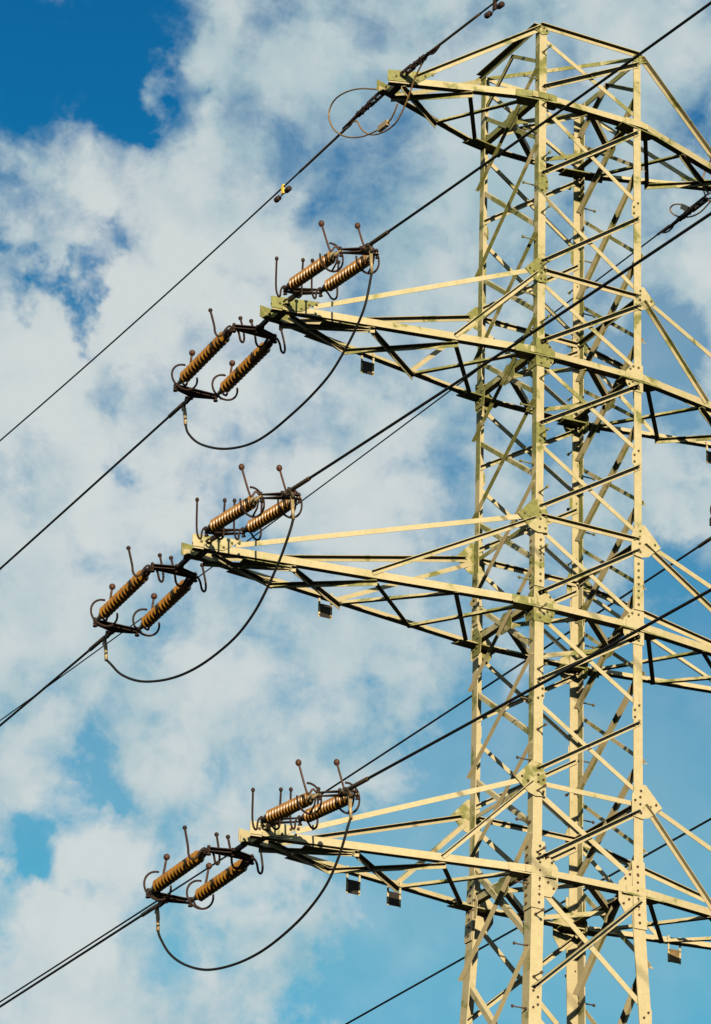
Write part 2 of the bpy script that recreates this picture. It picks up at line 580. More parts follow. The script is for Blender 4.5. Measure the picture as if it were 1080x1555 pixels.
# --- top frame
zt = LV[0] + 0.02
A0, B0, C0, D0 = (corner(k, zt) for k in 'ABCD')
strut(A0 + Y * -0.004 + Z * 0.03, B0 + Y * -0.004 + Z * 0.03, -Z, -Y, 0.06)
strut(C0 + Y * 0.004 + Z * 0.03, D0 + Y * 0.004 + Z * 0.03, -Z, Y, 0.06)
strut(A0 + X * -0.004 + Z * 0.03, C0 + X * -0.004 + Z * 0.03, -Z, -X, 0.075)
strut(B0 + X * 0.004 + Z * 0.03, D0 + X * 0.004 + Z * 0.03, -Z, X, 0.075)
strut(C0 + V((0.05, -0.06, 0.0)), B0 + V((-0.05, 0.03, 0.0)), V((1, 1, 0)), -Z, 0.055)
for k1, k2, nx in (('A', 'C', -1), ('B', 'D', 1)):
    mid = (corner(k1, zt) + corner(k2, zt)) / 2 + V((-nx * 0.0, 0, -0.02))
    for k in (k1, k2):
        e = corner(k, HV[0] + 0.02)
        e = e + (mid - e).normalized() * 0.05
        strut(mid + V((-nx * 0.022, 0, 0)), e + V((-nx * 0.022, 0, 0)), (0, 0, -1), (-nx, 0, 0), 0.05)
    # short lacing bars at half height of the top panel
    P = mid + V((-nx * 0.03, 0, -0.03))
    Q = corner(k1, HV[0] + 0.27) + V((-nx * 0.03, 0.05, 0))


# --- horizontal members at the crossarm levels
def level_frame(zc, upper, flat=False):
    a = 0.06 if upper else 0.08
    A, B, C, D = (corner(k, zc) for k in 'ABCD')
    o = 0.014
    if upper:
        if flat:
            strut(A - Y * -0.02 + X * 0.05, B + Y * 0.02 - X * 0.05, -Z, Y, a)
        else:
            strut(A - Y * o + X * 0.06 + Z * 0.02, B - Y * o - X * 0.06 + Z * 0.02, -Z, -Y, a)
        strut(C + Y * -0.02 + X * 0.05, D + Y * -0.02 - X * 0.05, -Z, -Y if flat else -Y, 0.055)
        for p, q, nx in ((A, C, -1), (B, D, 1)):
            strut(p - X * nx * 0.024 + Y * 0.05, q - X * nx * 0.024 - Y * 0.05, -Z, -X * nx, 0.055)
    else:
        for p, q, nx in ((A, C, -1), (B, D, 1)):
            strut(p - X * nx * 0.03 + Y * 0.03 + Z * 0.02, q - X * nx * 0.03 - Y * 0.03 + Z * 0.02, Z, -X * nx, a)
            # plate where the side bracing crosses the horizontal
            mid = (p + q) / 2
            mb = MB()
            ey = V((0, 0, 1)); ex = V((0, 1, 0))
            mb.plate(mid + V((-nx * 0.02, 0, 0)), ex, ey, [(-0.16, -0.06), (-0.06, -0.13), (0.10, -0.12), (0.17, 0.05), (0.05, 0.14), (-0.12, 0.12)],
                     0.008, 0, [(-0.1, 0), (0.09, 0.04), (0, 0.09), (0, -0.08)])
            mb.build("gusset_plate", [STEEL_MOSSY, BOLT], pylon)
        # diamond of plan bracing between the middles of the four sides
        w_ = hw(zc)
        mids = [V((-w_ + 0.03, 0, zc)), V((0, w_ - 0.03, zc)), V((w_ - 0.03, 0, zc)), V((0, -w_ + 0.03, zc))]
        for i in range(4):
            p, q = mids[i], mids[(i + 1) % 4]
            ax = (q - p).normalized()
            side = Z.cross(ax)
            if side.y < 0:
                side = -side
            strut(p + ax * 0.02 - Z * 0.012 - side * 0.03, q - ax * 0.02 - Z * 0.012 - side * 0.03, side, -Z if i % 2 else Z, 0.07 if i % 2 == 0 else 0.06, "tie_bar")
        # the crossarm chords run straight through on the front and back
        for sy in (-1, 1):
            strut(V((-w_ - 0.1, sy * (w_ + 0.018), zc - 0.045)), V((w_ + 0.1, sy * (w_ + 0.018), zc - 0.045)),
                  Z, V((0, -sy, 0)), 0.078, "through_chord", None, None, 0.010, 0.125)


for lev in (0, 1, 2, 3):
    level_frame(ZC[lev], False)
for lev in (1, 2, 3):
    level_frame(ZU[lev], True, lev == 3)

# --- gusset plates on the legs
for k, (sx, sy) in SG.items():
    for lev in (1, 2, 3):
        z = ZU[lev]
        big = (0.75, 1.0, 1.0)[lev - 1]
        mb = MB()
        O = corner(k, z) + V((0, sy * 0.016, 0))
        ex, ey = V((-sx, 0, 0)), V((0, 0, 1))
        # mirrored so the plate always lies on the outside
        pts = [(-0.26, -0.03), (-0.03, 0.22), (0.10, 0.20), (0.16, 0.06), (0.16, -0.20), (0.02, -0.22), (-0.08, -0.19)]
        pts = [(x * big, y * big) for x, y in pts]
        bl = [(-0.17, -0.01), (-0.09, -0.05), (0.04, 0.13), (0.12, 0.0), (0.05, -0.04), (0.12, -0.15), (0.04, -0.15), (0.05, 0.05)]
        bl = [(x * big, y * big) for x, y in bl]
        n = ex.cross(ey)
        if n.dot(V((0, sy, 0))) < 0:
            ex = -ex
            pts = [(-x, y) for x, y in pts]
            bl = [(-x, y) for x, y in bl]
        mb.plate(O, ex, ey, pts, 0.008, 0, bl)
        mb.build("gusset_plate", [STEEL_MOSSY if k != 'B' else STEEL, BOLT], LEGS[k])
    for lev in (1, 2, 3):
        z = ZC[lev]
        mb = MB()
        O = corner(k, z) + V((0, sy * 0.004, 0))
        ex, ey = V((-sx, 0, 0)), V((0, 0, 1))
        b = (0.85, 1.0, 1.25)[lev - 1]
        pts = [(-0.02, 0.20), (0.13, 0.20), (0.27, 0.06), (0.27, -0.13), (0.20, -0.24), (-0.02, -0.24)]
        pts = [(x * b, y * b) for x, y in pts]
        bl = [(0.06, 0.15), (0.06, -0.10), (0.06, -0.19), (0.16, -0.10), (0.22, -0.15), (0.2, 0.10), (0.15, 0.15)]
        bl = [(x * b, y * b) for x, y in bl]
        n = ex.cross(ey)
        if n.dot(V((0, sy, 0))) < 0:
            ex = -ex
            pts = [(-x, y) for x, y in pts]
            bl = [(-x, y) for x, y in bl]
        mb.plate(O, ex, ey, pts, 0.007, 0, bl)
        # side plate on the other flange
        O2 = corner(k, z) + V((sx * 0.004, 0, 0))
        ex2 = V((0, -sy, 0))
        pt2 = [(-0.01, 0.16), (0.13, 0.16), (0.22, 0.0), (0.20, -0.2), (-0.01, -0.2)]
        bl2 = [(0.06, 0.1), (0.06, 0.0), (0.06, -0.12), (0.14, -0.1), (0.16, 0.02)]
        if ex2.cross(ey).dot(V((sx, 0, 0))) < 0:
            ex2 = -ex2
            pt2 = [(-x, y) for x, y in pt2]
            bl2 = [(-x, y) for x, y in bl2]
        mb.plate(O2, ex2, ey, pt2, 0.007, 0, bl2)
        mb.build("gusset_plate", [STEEL_MOSSY if (lev < 3 and k != 'B') or k == 'D' else STEEL, BOLT], LEGS[k])
    # small plates where the face bracing meets the leg
    for i, z in enumerate(LV[1:12]):
        if i in (0, 1, 4, 7, 10):
            mb = MB()
            O = corner(k, z) + V((0, sy * 0.013, 0))
            ex, ey = V((-sx, 0, 0)), V((0, 0, 1))
            pts = [(0.0, 0.14), (0.10, 0.14), (0.14, 0.05), (0.14, -0.08), (0.09, -0.14), (0.0, -0.14)]
            bl = [(0.05, 0.10), (0.11, 0.03), (0.05, -0.10), (0.11, -0.06)]
            if ex.cross(ey).dot(V((0, sy, 0))) < 0:
                ex = -ex
                pts = [(-x, y) for x, y in pts]
                bl = [(-x, y) for x, y in bl]
            if i:
                mb.plate(corner(k, z) + V((0, sy * 0.002, 0)), ex, ey, pts, 0.0015, 0, bl)
                mb.build("gusset_plate", [STEEL_MOSSY if z > 21 and k != 'B' else STEEL, BOLT], LEGS[k])
    # peak plate
    mb = MB()
    O = corner(k, zt) + V((0, sy * 0.006, -0.02))
    ex = V((-sx, 0, 0)) if V((-sx, 0, 0)).cross(Z).dot(V((0, sy, 0))) > 0 else V((sx, 0, 0))
    sgn = 1 if ex.x * -sx > 0 else -1
    pts = [(-0.10 * sgn, -0.04), (0.0, 0.06), (0.10 * sgn, 0.05), (0.13 * sgn, -0.06), (0.03 * sgn, -0.10)]
    mb.plate(O, ex, Z, pts, 0.008, 0, [(0.05 * sgn, 0.0), (-0.04 * sgn, -0.03), (0.09 * sgn, -0.03)])
    mb.build("gusset_plate", [STEEL_MOSSY, BOLT], LEGS[k])


# --- crossarms
def crossarm(sx, zc, zu, xt, nodes, yt=0.14):
    """lower chords from the legs to the tip, upper chords, lattice in plan and on the sides; sx = -1 left, 1 right"""
    w_ = hw(zc)
    xl = 0.70

    def chord_y(x):       # x = distance from the tower axis
        t = (x - 0.75) / (xt - 0.75)
        return (w_ + 0.018) * (1 - t) + yt * t

    mb = MB()
    zb = zc - 0.045
    for sy in (-1, 1):
        mb.angle((sx * (w_ + 0.10), sy * chord_y(w_ + 0.10), zb), (sx * xt, sy * yt, zb), Z, (0, -sy, 0), 0.090, 0.092, 0.010)
    arm = mb.build("crossarm", [STEEL, BOLT], pylon)
    # upper chords
    for sy in (-1, 1):
        if zu is None:
            P = V((sx * w_, sy * (w_ + 0.006), zt - 0.01))
            Q = V((sx * (xt - 0.30), sy * (chord_y(xt - 0.3) + 0.004), zc + 0.06))
            d2 = V((0, sy, 0))
        else:
            P = V((sx * (w_ + 0.13), sy * (w_ + 0.016), zu - 0.005))
            Q = V((sx * (xt - 0.50), sy * (chord_y(xt - 0.5) + 0.005), zc + 0.10))
            d2 = V((0, -sy, 0))
        strut(P, Q, -Z, d2, 0.062, "upper_chord", None, arm, 0.007)
        if zu is not None:
            # side web from the leg down to the lower chord
            P = V((sx * (w_ + 0.02), sy * (w_ + 0.018), zu - 0.06))
            Q = V((sx * nodes[2], sy * (chord_y(nodes[2]) + 0.004), zc + 0.03))
            Q = Q + (P - Q).normalized() * -0.06
            strut(P + Z * 0.03, Q + Z * 0.03, -Z, (0, sy, 0), 0.055, "web_brace", None, arm, 0.007)
    # plan lattice: two zigzags, their lower flanges hang under the chords
    zl = zb - 0.005
    ns = nodes
    for s0 in (-1, 1):
        s_ = s0
        pts = []
        for i, x in enumerate(ns):
            pts.append(V((sx * x, s_ * (chord_y(x) - 0.045), zl)))
            s_ = -s_
        for i in range(len(pts) - 1):
            P, Q = pts[i], pts[i + 1]
            if i == 0:
                P = P + (Q - P).normalized() * 0.02
            ax = (Q - P).normalized()
            side = Z.cross(ax)
            if side.y > 0:
                side = -side
            P, Q = P - ax * 0.03, Q + ax * 0.04
            first = (i == len(pts) - 2)
            drop = -0.002 if s0 > 0 else -0.011
            # corner on the far edge, one flange flat, one hanging
            strut(P - side * 0.03 + Z * drop, Q - side * 0.03 + Z * drop, side, -Z if abs(ax.x) > 0.75 else Z, 0.055, "lattice_bar", None, arm, 0.006)
    # doubled bar at the tip and the tip plates
    for sy in (-1, 1):
        mb = MB()
        O = V((sx * xt, sy * (yt + 0.004), zb))
        dirx = (V((sx * nodes[2], sy * chord_y(nodes[2]), zb)) - V((sx * xt, sy * yt, zb))).normalized()
        ey = Z
        pts = [(-0.02, 0.02), (-0.02, 0.17), (0.60, 0.19), (0.36, 0.02)]
        bl = [(0.09, 0.09), (0.36, 0.06), (0.46, 0.13), (0.55, 0.15)]
        ex = dirx
        if ex.cross(ey).dot(V((0, sy, 0))) < 0:
            ex = -ex
            pts = [(-x, y) for x, y in pts]
            bl = [(-x, y) for x, y in bl]
        mb.plate(O, ex, ey, pts, 0.009, 0, bl, 1, 0.018)
        mb.build("tip_plate", [STEEL_MOSSY if zc > 20 else STEEL, BOLT], arm)
        # horizontal joint plate under the chord at the leg, with a raked nose
        mb = MB()
        nose = w_ + 0.30
        pp = [(w_ - 0.30, chord_y(w_) + 0.035), (nose, chord_y(nose) + 0.035), (nose - 0.10, chord_y(nose) - 0.15), (w_ - 0.30, chord_y(w_) - 0.16)]
        mb.plate((0, 0, zb - 0.024), X, Y, [(sx * x, sy * y) for x, y in pp], 0.016, 0)
        mb.build("joint_plate", [STEEL_MOSSY, BOLT], arm)
        mb = MB()
        x0, x1 = w_ - 0.24, w_ + 0.30
        e_ = 0.006
        mb.angle((sx * x0, sy * (w_ + 0.018 + e_ + 0.004), zb + 0.001), (sx * (w_ + 0.02), sy * (w_ + 0.018 + e_ + 0.004), zb + 0.001), Z, (0, -sy, 0), 0.088, 0.05, 0.007)
        mb.angle((sx * (w_ + 0.022), sy * (chord_y(w_ + 0.022) + e_ + 0.004), zb + 0.001), (sx * x1, sy * (chord_y(x1) + e_ + 0.004), zb + 0.001), Z, (0, -sy, 0), 0.088, 0.05, 0.007)
        mb.build("joint_cover", [STEEL_MOSSY if sx < 0 else STEEL, BOLT], arm)
        # lug plate the insulator shackle is pinned to
    mb = MB()
    xa = xt - 0.17
    mb.bar((sx * xa, -yt - 0.05, zb + 0.03), (sx * xa, yt + 0.05, zb + 0.03), Z, 0.10, 0.05)
    mb.bar((sx * xa, -yt - 0.09, zb + 0.085), (sx * xa, yt + 0.09, zb + 0.085), Z, 0.06, 0.014)
    mb.build("tip_cross_member", [STEEL, BOLT], arm)
    if zu is not None:
        # gusset tying the first plan bars to the chord
        for sy in (-1, 1):
            mb = MB()
            x1 = nodes[1] if sy > 0 else nodes[1]
            pp = [(x1 + 0.02, chord_y(x1) - 0.02), (x1 + 0.62, chord_y(x1 + 0.62) - 0.0), (x1 + 0.60, chord_y(x1 + 0.6) - 0.16), (x1 + 0.1, chord_y(x1) - 0.10)]
            mb.plate((0, 0, zb - 0.034), X, Y, [(sx * x, sy * y) for x, y in pp], 0.008, 0)
            mb.build("joint_plate", [STEEL_MOSSY, BOLT], arm)
    return arm, chord_y


ARM = {0: (2.58, None, [2.38, 1.58, 0.86]),
       1: (4.09, ZU[1], [3.84, 2.83, 1.78, 0.86]),
       2: (4.99, ZU[2], [4.72, 3.76, 2.76, 1.73, 0.86]),
       3: (4.10, ZU[3], [3.85, 2.85, 1.82, 0.86])}
CHY = {}
for lev, (xt, zu, nodes) in ARM.items():
    for sx in (-1, 1):
        a_, cy = crossarm(sx, ZC[lev], zu, xt + (0.40 if (lev, sx) == (3, 1) else 0), nodes)
        CHY[(lev, sx)] = cy

# ------------------------------------------------------------------ insulator strings
SEP = 0.28


def ring_path(c, r, a0, a1, n=26):
    return [c + V((math.cos(a0 + (a1 - a0) * i / n) * r, 0, math.sin(a0 + (a1 - a0) * i / n) * r)) for i in range(n + 1)]


def make_string():
    """local +Y runs from the tower out along the line; X across, Z up; 1.6 m between the two yokes"""
    root = empty("insulator_string", "x", "insulator string", "double insulator strings at the crossarm tips")
    # shackle and link to the tower
    mb = MB()
    mb.tube([(-0.035, -0.02, 0), (-0.05, 0.03, 0.0), (-0.045, 0.09, 0), (-0.01, 0.115, 0), (0.025, 0.10, 0), (0.045, 0.05, 0), (0.035, -0.02, 0)], 0.013, 8)
    mb.bar((0, 0.08, 0), (0, 0.30, 0), Z, 0.045, 0.05)
    mb.bar((0, 0.27, 0), (0, 0.42, 0), Z, 0.06, 0.03)
    mb.tube([(-0.05, 0.30, 0), (0.05, 0.30, 0)], 0.018, 8)
    mb.build("shackle", RUST, root)
    # yokes: pairs of flat plates
    for y0, s_ in ((0.40, 1), (2.02, -1)):
        mb = MB()
        pts = [(-0.30, 0.02 * s_), (-0.05, -0.055 * s_), (0.05, -0.055 * s_), (0.30, 0.02 * s_), (0.30, 0.07 * s_), (-0.30, 0.07 * s_)]
        for zz in (-0.026, 0.016):
            mb.plate((0, y0, zz), X, Y, pts, 0.010, 0)
        for x in (-SEP, SEP):
            mb.tube([(x, y0 + 0.045 * s_, -0.05), (x, y0 + 0.045 * s_, 0.05)], 0.02, 8)
            mb.tube([(x, y0 + 0.045 * s_, -0.066), (x, y0 + 0.045 * s_, -0.05)], 0.030, 6)
        mb.tube([(0, y0 - 0.02 * s_, -0.05), (0, y0 - 0.02 * s_, 0.05)], 0.022, 8)
        mb.build("yoke_plate", RUST, root)
    # the two long-rod insulators
    for x in (-SEP, SEP):
        prof = []
        y = 0.645
        n = 14
        prof += [(y - 0.04, 0.030), (y - 0.03, 0.044), (y - 0.01, 0.046), (y, 0.040)]
        for i in range(n):
            b = y + 0.012 + i * 0.0776
            prof += [(b, 0.033), (b + 0.010, 0.034), (b + 0.034, 0.074), (b + 0.040, 0.079), (b + 0.045, 0.077), (b + 0.048, 0.050), (b + 0.053, 0.034)]
        e = y + 0.012 + n * 0.0776
        mb = MB()
        mb.lathe((x, 0, 0), Y, prof + [(e + 0.005, 0.05)], 22)
        ins = mb.build("insulator", PORC, root)
        mb = MB()
        mb.lathe((x, 0.44, 0), Y, [(0, 0.020), (0.06, 0.020), (0.065, 0.030), (0.09, 0.032), (0.11, 0.026), (0.135, 0.046), (0.175, 0.050), (0.185, 0.044)], 16)
        mb.build("end_cap", RUST, ins)
        mb = MB()
        mb.lathe((x, e, 0), Y, [(0, 0.044), (0.010, 0.050), (0.045, 0.047), (0.060, 0.026), (0.09, 0.030), (0.12, 0.030), (0.125, 0.020), (1.99 - e, 0.020)], 16)
        mb.build("end_cap", ZINC, ins)
        # arcing horns: two hooked rods with small balls at the tower end
        for s_ in (-1, 1):
            mb = MB()
            hk = smooth_path([(x, 0.47, 0.0), (x + s_ * 0.045, 0.475, 0.02), (x + s_ * 0.09, 0.49, -0.03), (x + s_ * 0.125, 0.515, -0.105),
                              (x + s_ * 0.170, 0.54, -0.115), (x + s_ * 0.198, 0.555, -0.06), (x + s_ * 0.202, 0.575, 0.05), (x + s_ * 0.206, 0.66, 0.29)], 5)
            mb.tube(hk, 0.0138, 8)
            mb.ball((x + s_ * 0.206, 0.667, 0.31), 0.027)
            mb.build("arcing_horn", RUST, root)
        # and an open ring plus one rod with a larger ball at the line end
        mb = MB()
        c = V((x, 1.73, 0))
        mb.tube(ring_path(c, 0.175, math.radians(88), math.radians(372)), 0.0135, 8)
        mb.tube([(x, 1.90, -0.02), (x + 0.0, 1.84, -0.1), (x + 0.02, 1.73, -0.173)], 0.0125, 8)
        mb.build("arcing_ring", RUST, root)
        mb = MB()
        hk = smooth_path([(x, 1.95, 0.01), (x + 0.05, 1.94, 0.065), (x + 0.10, 1.92, 0.02), (x + 0.120, 1.89, 0.05), (x + 0.118, 1.77, 0.38)], 5)
        mb.tube(hk, 0.0138, 8)
        mb.ball((x + 0.118, 1.763, 0.40), 0.040)
        o = mb.build("arcing_horn", [BALL], root)
    # tension clamp: link, compression sleeve on the conductor, jumper palm
    mb = MB()
    mb.bar((0, 2.02, 0), (0, 2.17, -0.005), Z, 0.05, 0.045)
    mb.bar((0, 2.13, 0), (0, 2.24, -0.005), Z, 0.035, 0.07)
    mb.tube([(-0.05, 2.15, 0), (0.05, 2.15, 0)], 0.016, 8)
    mb.tube([(0, 2.20, -0.003), (0, 2.30, -0.006)], [0.022, 0.028], 10)
    mb.tube([(0, 2.28, -0.01), (0.0, 2.30, -0.10)], 0.026, 8)
    cl_ = mb.build("tension_clamp", SLEEVE, root)
    mb = MB()
    mb.bar((0, 2.275, -0.07), (0, 2.25, -0.20), Y, 0.042, 0.022)
    mb.tube([(0, 2.255, -0.18), (0, 2.235, -0.34)], 0.021, 10)
    mb.build("jumper_terminal", ZINC, cl_)
    return root


def place_string(root, y1, y2, xdir, label, ysc):
    """set the string between the two yoke centres y1 (tower) and y2 (line)"""
    y1, y2 = V(y1), V(y2)
    ey = (y2 - y1).normalized()
    ex = V(xdir)
    ex = (ex - ey * ex.dot(ey)).normalized()
    ez = ex.cross(ey)
    k = (y2 - y1).length / 1.6
    o = y1 - ey * 0.42 * k
    mt = Matrix.Identity(4)
    for i in range(3):
        mt[i][0], mt[i][1], mt[i][2] = ex[i], ey[i], ez[i]
        mt[i][3] = o[i]
    root.matrix_world = mt @ (Matrix.Diagonal((0.86, k, 1, 1)) if ysc else Matrix.Diagonal((1, k, 1, 1)))
    root['label'] = label
    return o, ey, k


def copy_tree(o, parent=None):
    c = o.copy()
    COL.objects.link(c)
    if parent:
        c.parent = parent
    for ch in list(o.children):
        copy_tree(ch, c)
    return c


XD_F = (0.56, 0.12, -0.008)      # far strings
XD_N = (-0.56, -0.14, -0.13)     # near strings hang askew (their local X points the other way)
STR = [  # x, yoke1 (y, z), yoke2 (y, z), near?, label
    ('n1', -3.95, (-0.64, -3.60), (-2.145, -3.747), "brown double insulator string above the topmost long crossarm, left of the tower"),
    ('f1', -3.95, (0.585, -3.608), (2.285, -3.730), "brown double insulator string below and left of the topmost long crossarm's tip"),
    ('n2', -4.85, (-0.65, -6.98), (-2.13, -7.108), "brown double insulator string above the middle and longest crossarm, left of the tower"),
    ('f2', -4.85, (0.65, -6.982), (2.31, -7.114), "brown double insulator string reaching farthest left, below the middle crossarm's tip"),
    ('n3', -3.95, (-0.558, -10.325), (-2.01, -10.463), "brown double insulator string above the lowest crossarm, left of the tower"),
    ('f3', -3.95, (0.67, -10.343), (2.365, -10.384), "lowest brown double insulator string, below and left of the lowest crossarm's tip"),
    ('rn1', 3.92, (-0.64, -3.60), (-2.145, -3.747), "double insulator string on the camera side of the topmost long crossarm, right of the tower"),
    ('rf1', 4.03, (0.70, -3.56), (2.40, -3.64), "double insulator string cut off by the right edge beside the middle of the tower"),
    ('rn2', 4.85, (-0.65, -6.98), (-2.13, -7.108), "double insulator string on the camera side of the middle crossarm, right of the tower"),
    ('rf2', 4.85, (0.65, -6.97), (2.31, -7.05), "double insulator string on the far side of the middle crossarm, right of the tower"),
    ('rn3', 4.35, (-0.558, -10.325), (-2.01, -10.463), "double insulator string on the camera side of the lowest crossarm, right of the tower"),
    ('rf3', 4.35, (0.67, -10.343), (2.365, -10.384), "double insulator string on the far side of the lowest crossarm, right of the tower"),
]
proto = make_string()
FRAME = {}
for i, (key, x, a, b, lab) in enumerate(STR):
    r = proto if i == 0 else copy_tree(proto)
    FRAME[key] = place_string(r, (x, a[0], Z0 + a[1]), (x, b[0], Z0 + b[1]), XD_N if 'n' in key else XD_F, lab, 'n' in key)


def at_string(key, p):
    o, ey, k = FRAME[key]
    return o + ey * (p * k)


# ------------------------------------------------------------------ conductors
def wire(name, start, slope, curve, sgn, length, r, label, group, armor=0.0, dx=0.0):
    pts = []
    n = 60
    for i in range(n + 1):
        t = length * (i / n) ** 2
        pts.append(V((start[0] + dx * t, start[1] + sgn * t, start[2] + slope * t + curve * t * t)))
    mb = MB()
    mb.tube(pts, r, 10)
    o = mb.build(name, CABLE)
    tag(o, label, "power line", group)
    mb = MB()
    a, b = pts[0], V((start[0], start[1] + sgn * 0.46, start[2] + slope * 0.46))
    mb.tube([a, a.lerp(b, 0.06), a.lerp(b, 0.94), b], [0.020, 0.026, 0.026, 0.018], 10)
    mb.build("compression_sleeve", SLEEVE, o)
    return o, pts


G1 = "conductors strung from the crossarms"
RC = 0.0165
wire("power_line", at_string('n1', 2.27), -0.092, 0.0012, -1, 70, 0.0165, "thick black power line from the topmost long crossarm up to the upper right corner", G1)
wire("power_line", at_string('f1', 2.27), -0.022, 0.0003, 1, 160, 0.0155, "black power line to the left edge, second from the top", G1)
wire("power_line", at_string('n2', 2.27), -0.074, 0.0009, -1, 70, 0.0165, "thick black power line from the middle crossarm up across the tower to the right edge", G1)
wire("power_line", at_string('f2', 2.27), -0.030, 0.0008, 1, 160, 0.0155, "thicker of the two power lines running left below the middle crossarm", G1)
wire("power_line", at_string('n3', 2.27), -0.052, 0.0004, -1, 70, 0.0165, "thick black power line from the lowest crossarm up across the tower to the right edge", G1)
wire("power_line", at_string('f3', 2.27), 0.002, 0.0001, 1, 160, 0.0155, "lower of the two close power lines running to the bottom left corner", G1)
wire("power_line", at_string('rn1', 2.27), -0.070, 0.0005, -1, 70, 0.0165, "power line on the camera side of the topmost long crossarm, right of the tower", G1)
wire("power_line", at_string('rf1', 2.27), -0.0058, 0.00024, 1, 200, 0.0155, "black power line from the right edge behind the tower down to the bottom left corner", G1)
wire("power_line", at_string('rn2', 2.27), -0.064, 0.0005, -1, 70, 0.0165, "power line on the camera side of the middle crossarm, right of the tower", G1)
wire("power_line", at_string('rf2', 2.27), -0.006, 0.0, 1, 200, 0.0155, "black power line passing behind the lowest part of the tower to the bottom edge", G1)
wire("power_line", at_string('rn3', 2.27), -0.052, 0.0004, -1, 70, 0.0165, "power line on the camera side of the lowest crossarm, right of the tower", G1)
wire("power_line", at_string('rf3', 2.27), 0.002, 0.0001, 1, 200, 0.0155, "power line on the far side of the lowest crossarm, right of the tower", G1)

# jumpers: slack loops that carry the current round the crossarm tips
J = {
    '1': [(2.55, 24.588), (2.397, 24.36), (2.072, 24.09), (1.531, 23.797), (1.008, 23.593), (0.518, 23.463), (0.077, 23.414), (-0.439, 23.418), (-0.944, 23.449), (-1.439, 23.532), (-1.792, 23.681), (-2.075, 23.857), (-2.306, 24.081), (-2.468, 24.368)],
    '2': [(2.59, 21.288), (2.372, 21.038), (2.044, 20.785), (1.536, 20.522), (0.974, 20.326), (0.429, 20.193), (-0.099, 20.123), (-0.612, 20.112), (-1.113, 20.152), (-1.517, 20.272), (-1.83, 20.454), (-2.136, 20.702), (-2.359, 20.955), (-2.48, 21.25)],
    '3': [(2.683, 18.029), (2.53, 17.778), (2.269, 17.515), (1.908, 17.283), (1.452, 17.081), (1.009, 16.949), (0.409, 16.85), (-0.174, 16.818), (-0.74, 16.857), (-1.291, 16.958), (-1.75, 17.136), (-2.045, 17.39), (-2.258, 17.707), (-2.37, 17.95)],
}
JL = {'1': "slack black jumper loop hanging under the topmost long crossarm's left tip",
      '2': "slack black jumper loop hanging under the middle crossarm's left tip",
      '3': "slack black jumper loop hanging under the lowest crossarm's left tip"}


def terminal(key):
    o, ey, k = FRAME[key]
    root_m = [ob for ob in bpy.data.objects if ob.name.startswith("insulator_string") and (ob.matrix_world.translation - o).length < 1e-3][0].matrix_world
    return root_m @ V((0, 2.235, -0.33))


bpy.context.view_layer.update()
for s_, pre in ((-1, ''), (1, 'r')):
    for lev, pts in J.items():
        x = (3.95, 4.85, 3.95)[int(lev) - 1] * s_ + (0.40 if s_ > 0 and lev == '3' else 0)
        P0, P1 = terminal(pre + 'f' + lev), terminal(pre + 'n' + lev)
        path = [P0] + [V((x, y, z)) for y, z in pts[1:-1]] + [P1]
        mb = MB()
        mb.tube(smooth_path(path, 6), 0.0155, 10)
        lab = JL[lev] if s_ < 0 else JL[lev].replace("left tip", "right tip")
        tag(mb.build("jumper_cable", CABLE), lab, "jumper cable", "jumper loops under the crossarm tips")

# ------------------------------------------------------------------ earth wires on the topmost short crossarms
G2 = "earth wires strung from the short top crossarms"
ZE = Z0


def earth_set(P, d, label, glabel):
    """ring, twin straps, wedge clamp at P along unit vector d"""
    root = empty("earth_wire_clamp", label, "wire clamp", "dead-end clamps of the earth wires")
    P, d = V(P), V(d).normalized()
    s = d.cross(Z).normalized()
    u = s.cross(d)

    def q(a, b=0, c=0):
        return P + d * a + s * b + u * c
    mb = MB()
    mb.tube([q(-0.10, -0.03), q(-0.02, -0.05), q(0.05, -0.04), q(0.08, 0), q(0.05, 0.04), q(-0.02, 0.05), q(-0.10, 0.03)], 0.012, 8)
    mb.build("shackle", RUST, root)
    mb = MB()
    for b in (-0.032, 0.032):
        mb.bar(q(0.06, b), q(0.42, b), u, 0.012, 0.052)
        mb.bar(q(0.36, b * 0.7), q(0.74, b * 0.7), u, 0.012, 0.042)
    for a in (0.10, 0.24, 0.38, 0.52, 0.66):
        mb.tube([q(a, -0.05), q(a, 0.05)], 0.014, 6)
    mb.build("strap", RUST, root)
    mb = MB()
    mb.tube([q(0.66, 0, 0), q(0.80, 0, 0), q(0.95, 0, -0.005), q(1.12, 0, 0)], [0.022, 0.026, 0.022, 0.016], 10)
    mb.tube(smooth_path([q(0.78, 0, 0.03), q(0.90, 0, -0.045), q(1.02, 0, -0.05), q(1.14, 0, -0.005)], 5), 0.011, 8)
    mb.build("wedge_clamp", RUST, root)
    return root


def damper(P, d, label):
    root = empty("vibration_damper", label, "vibration damper", "dampers on the earth wires")
    P, d = V(P), V(d).normalized()
    s = d.cross(Z).normalized()
    u = s.cross(d)
    mb = MB()
    mb.bar(P + u * 0.035, P - u * 0.10, d, 0.03, 0.055)
    mb.build("clamp", YELLOW if P.y > 0 else RUST, root)
    mb = MB()
    c = P - u * 0.105
    mb.tube([c - d * 0.17, c - d * 0.08 - u * 0.012, c, c + d * 0.08 - u * 0.012, c + d * 0.17], 0.008, 8)
    mb.build("messenger_wire", RUST, root)
    for s_ in (-1, 1):
        mb = MB()
        mb.lathe(c + d * (0.10 * s_), d * s_, [(0, 0.02), (0.005, 0.036), (0.09, 0.038), (0.11, 0.026), (0.112, 0.01)], 14)
        mb.build("weight", RUST, root)


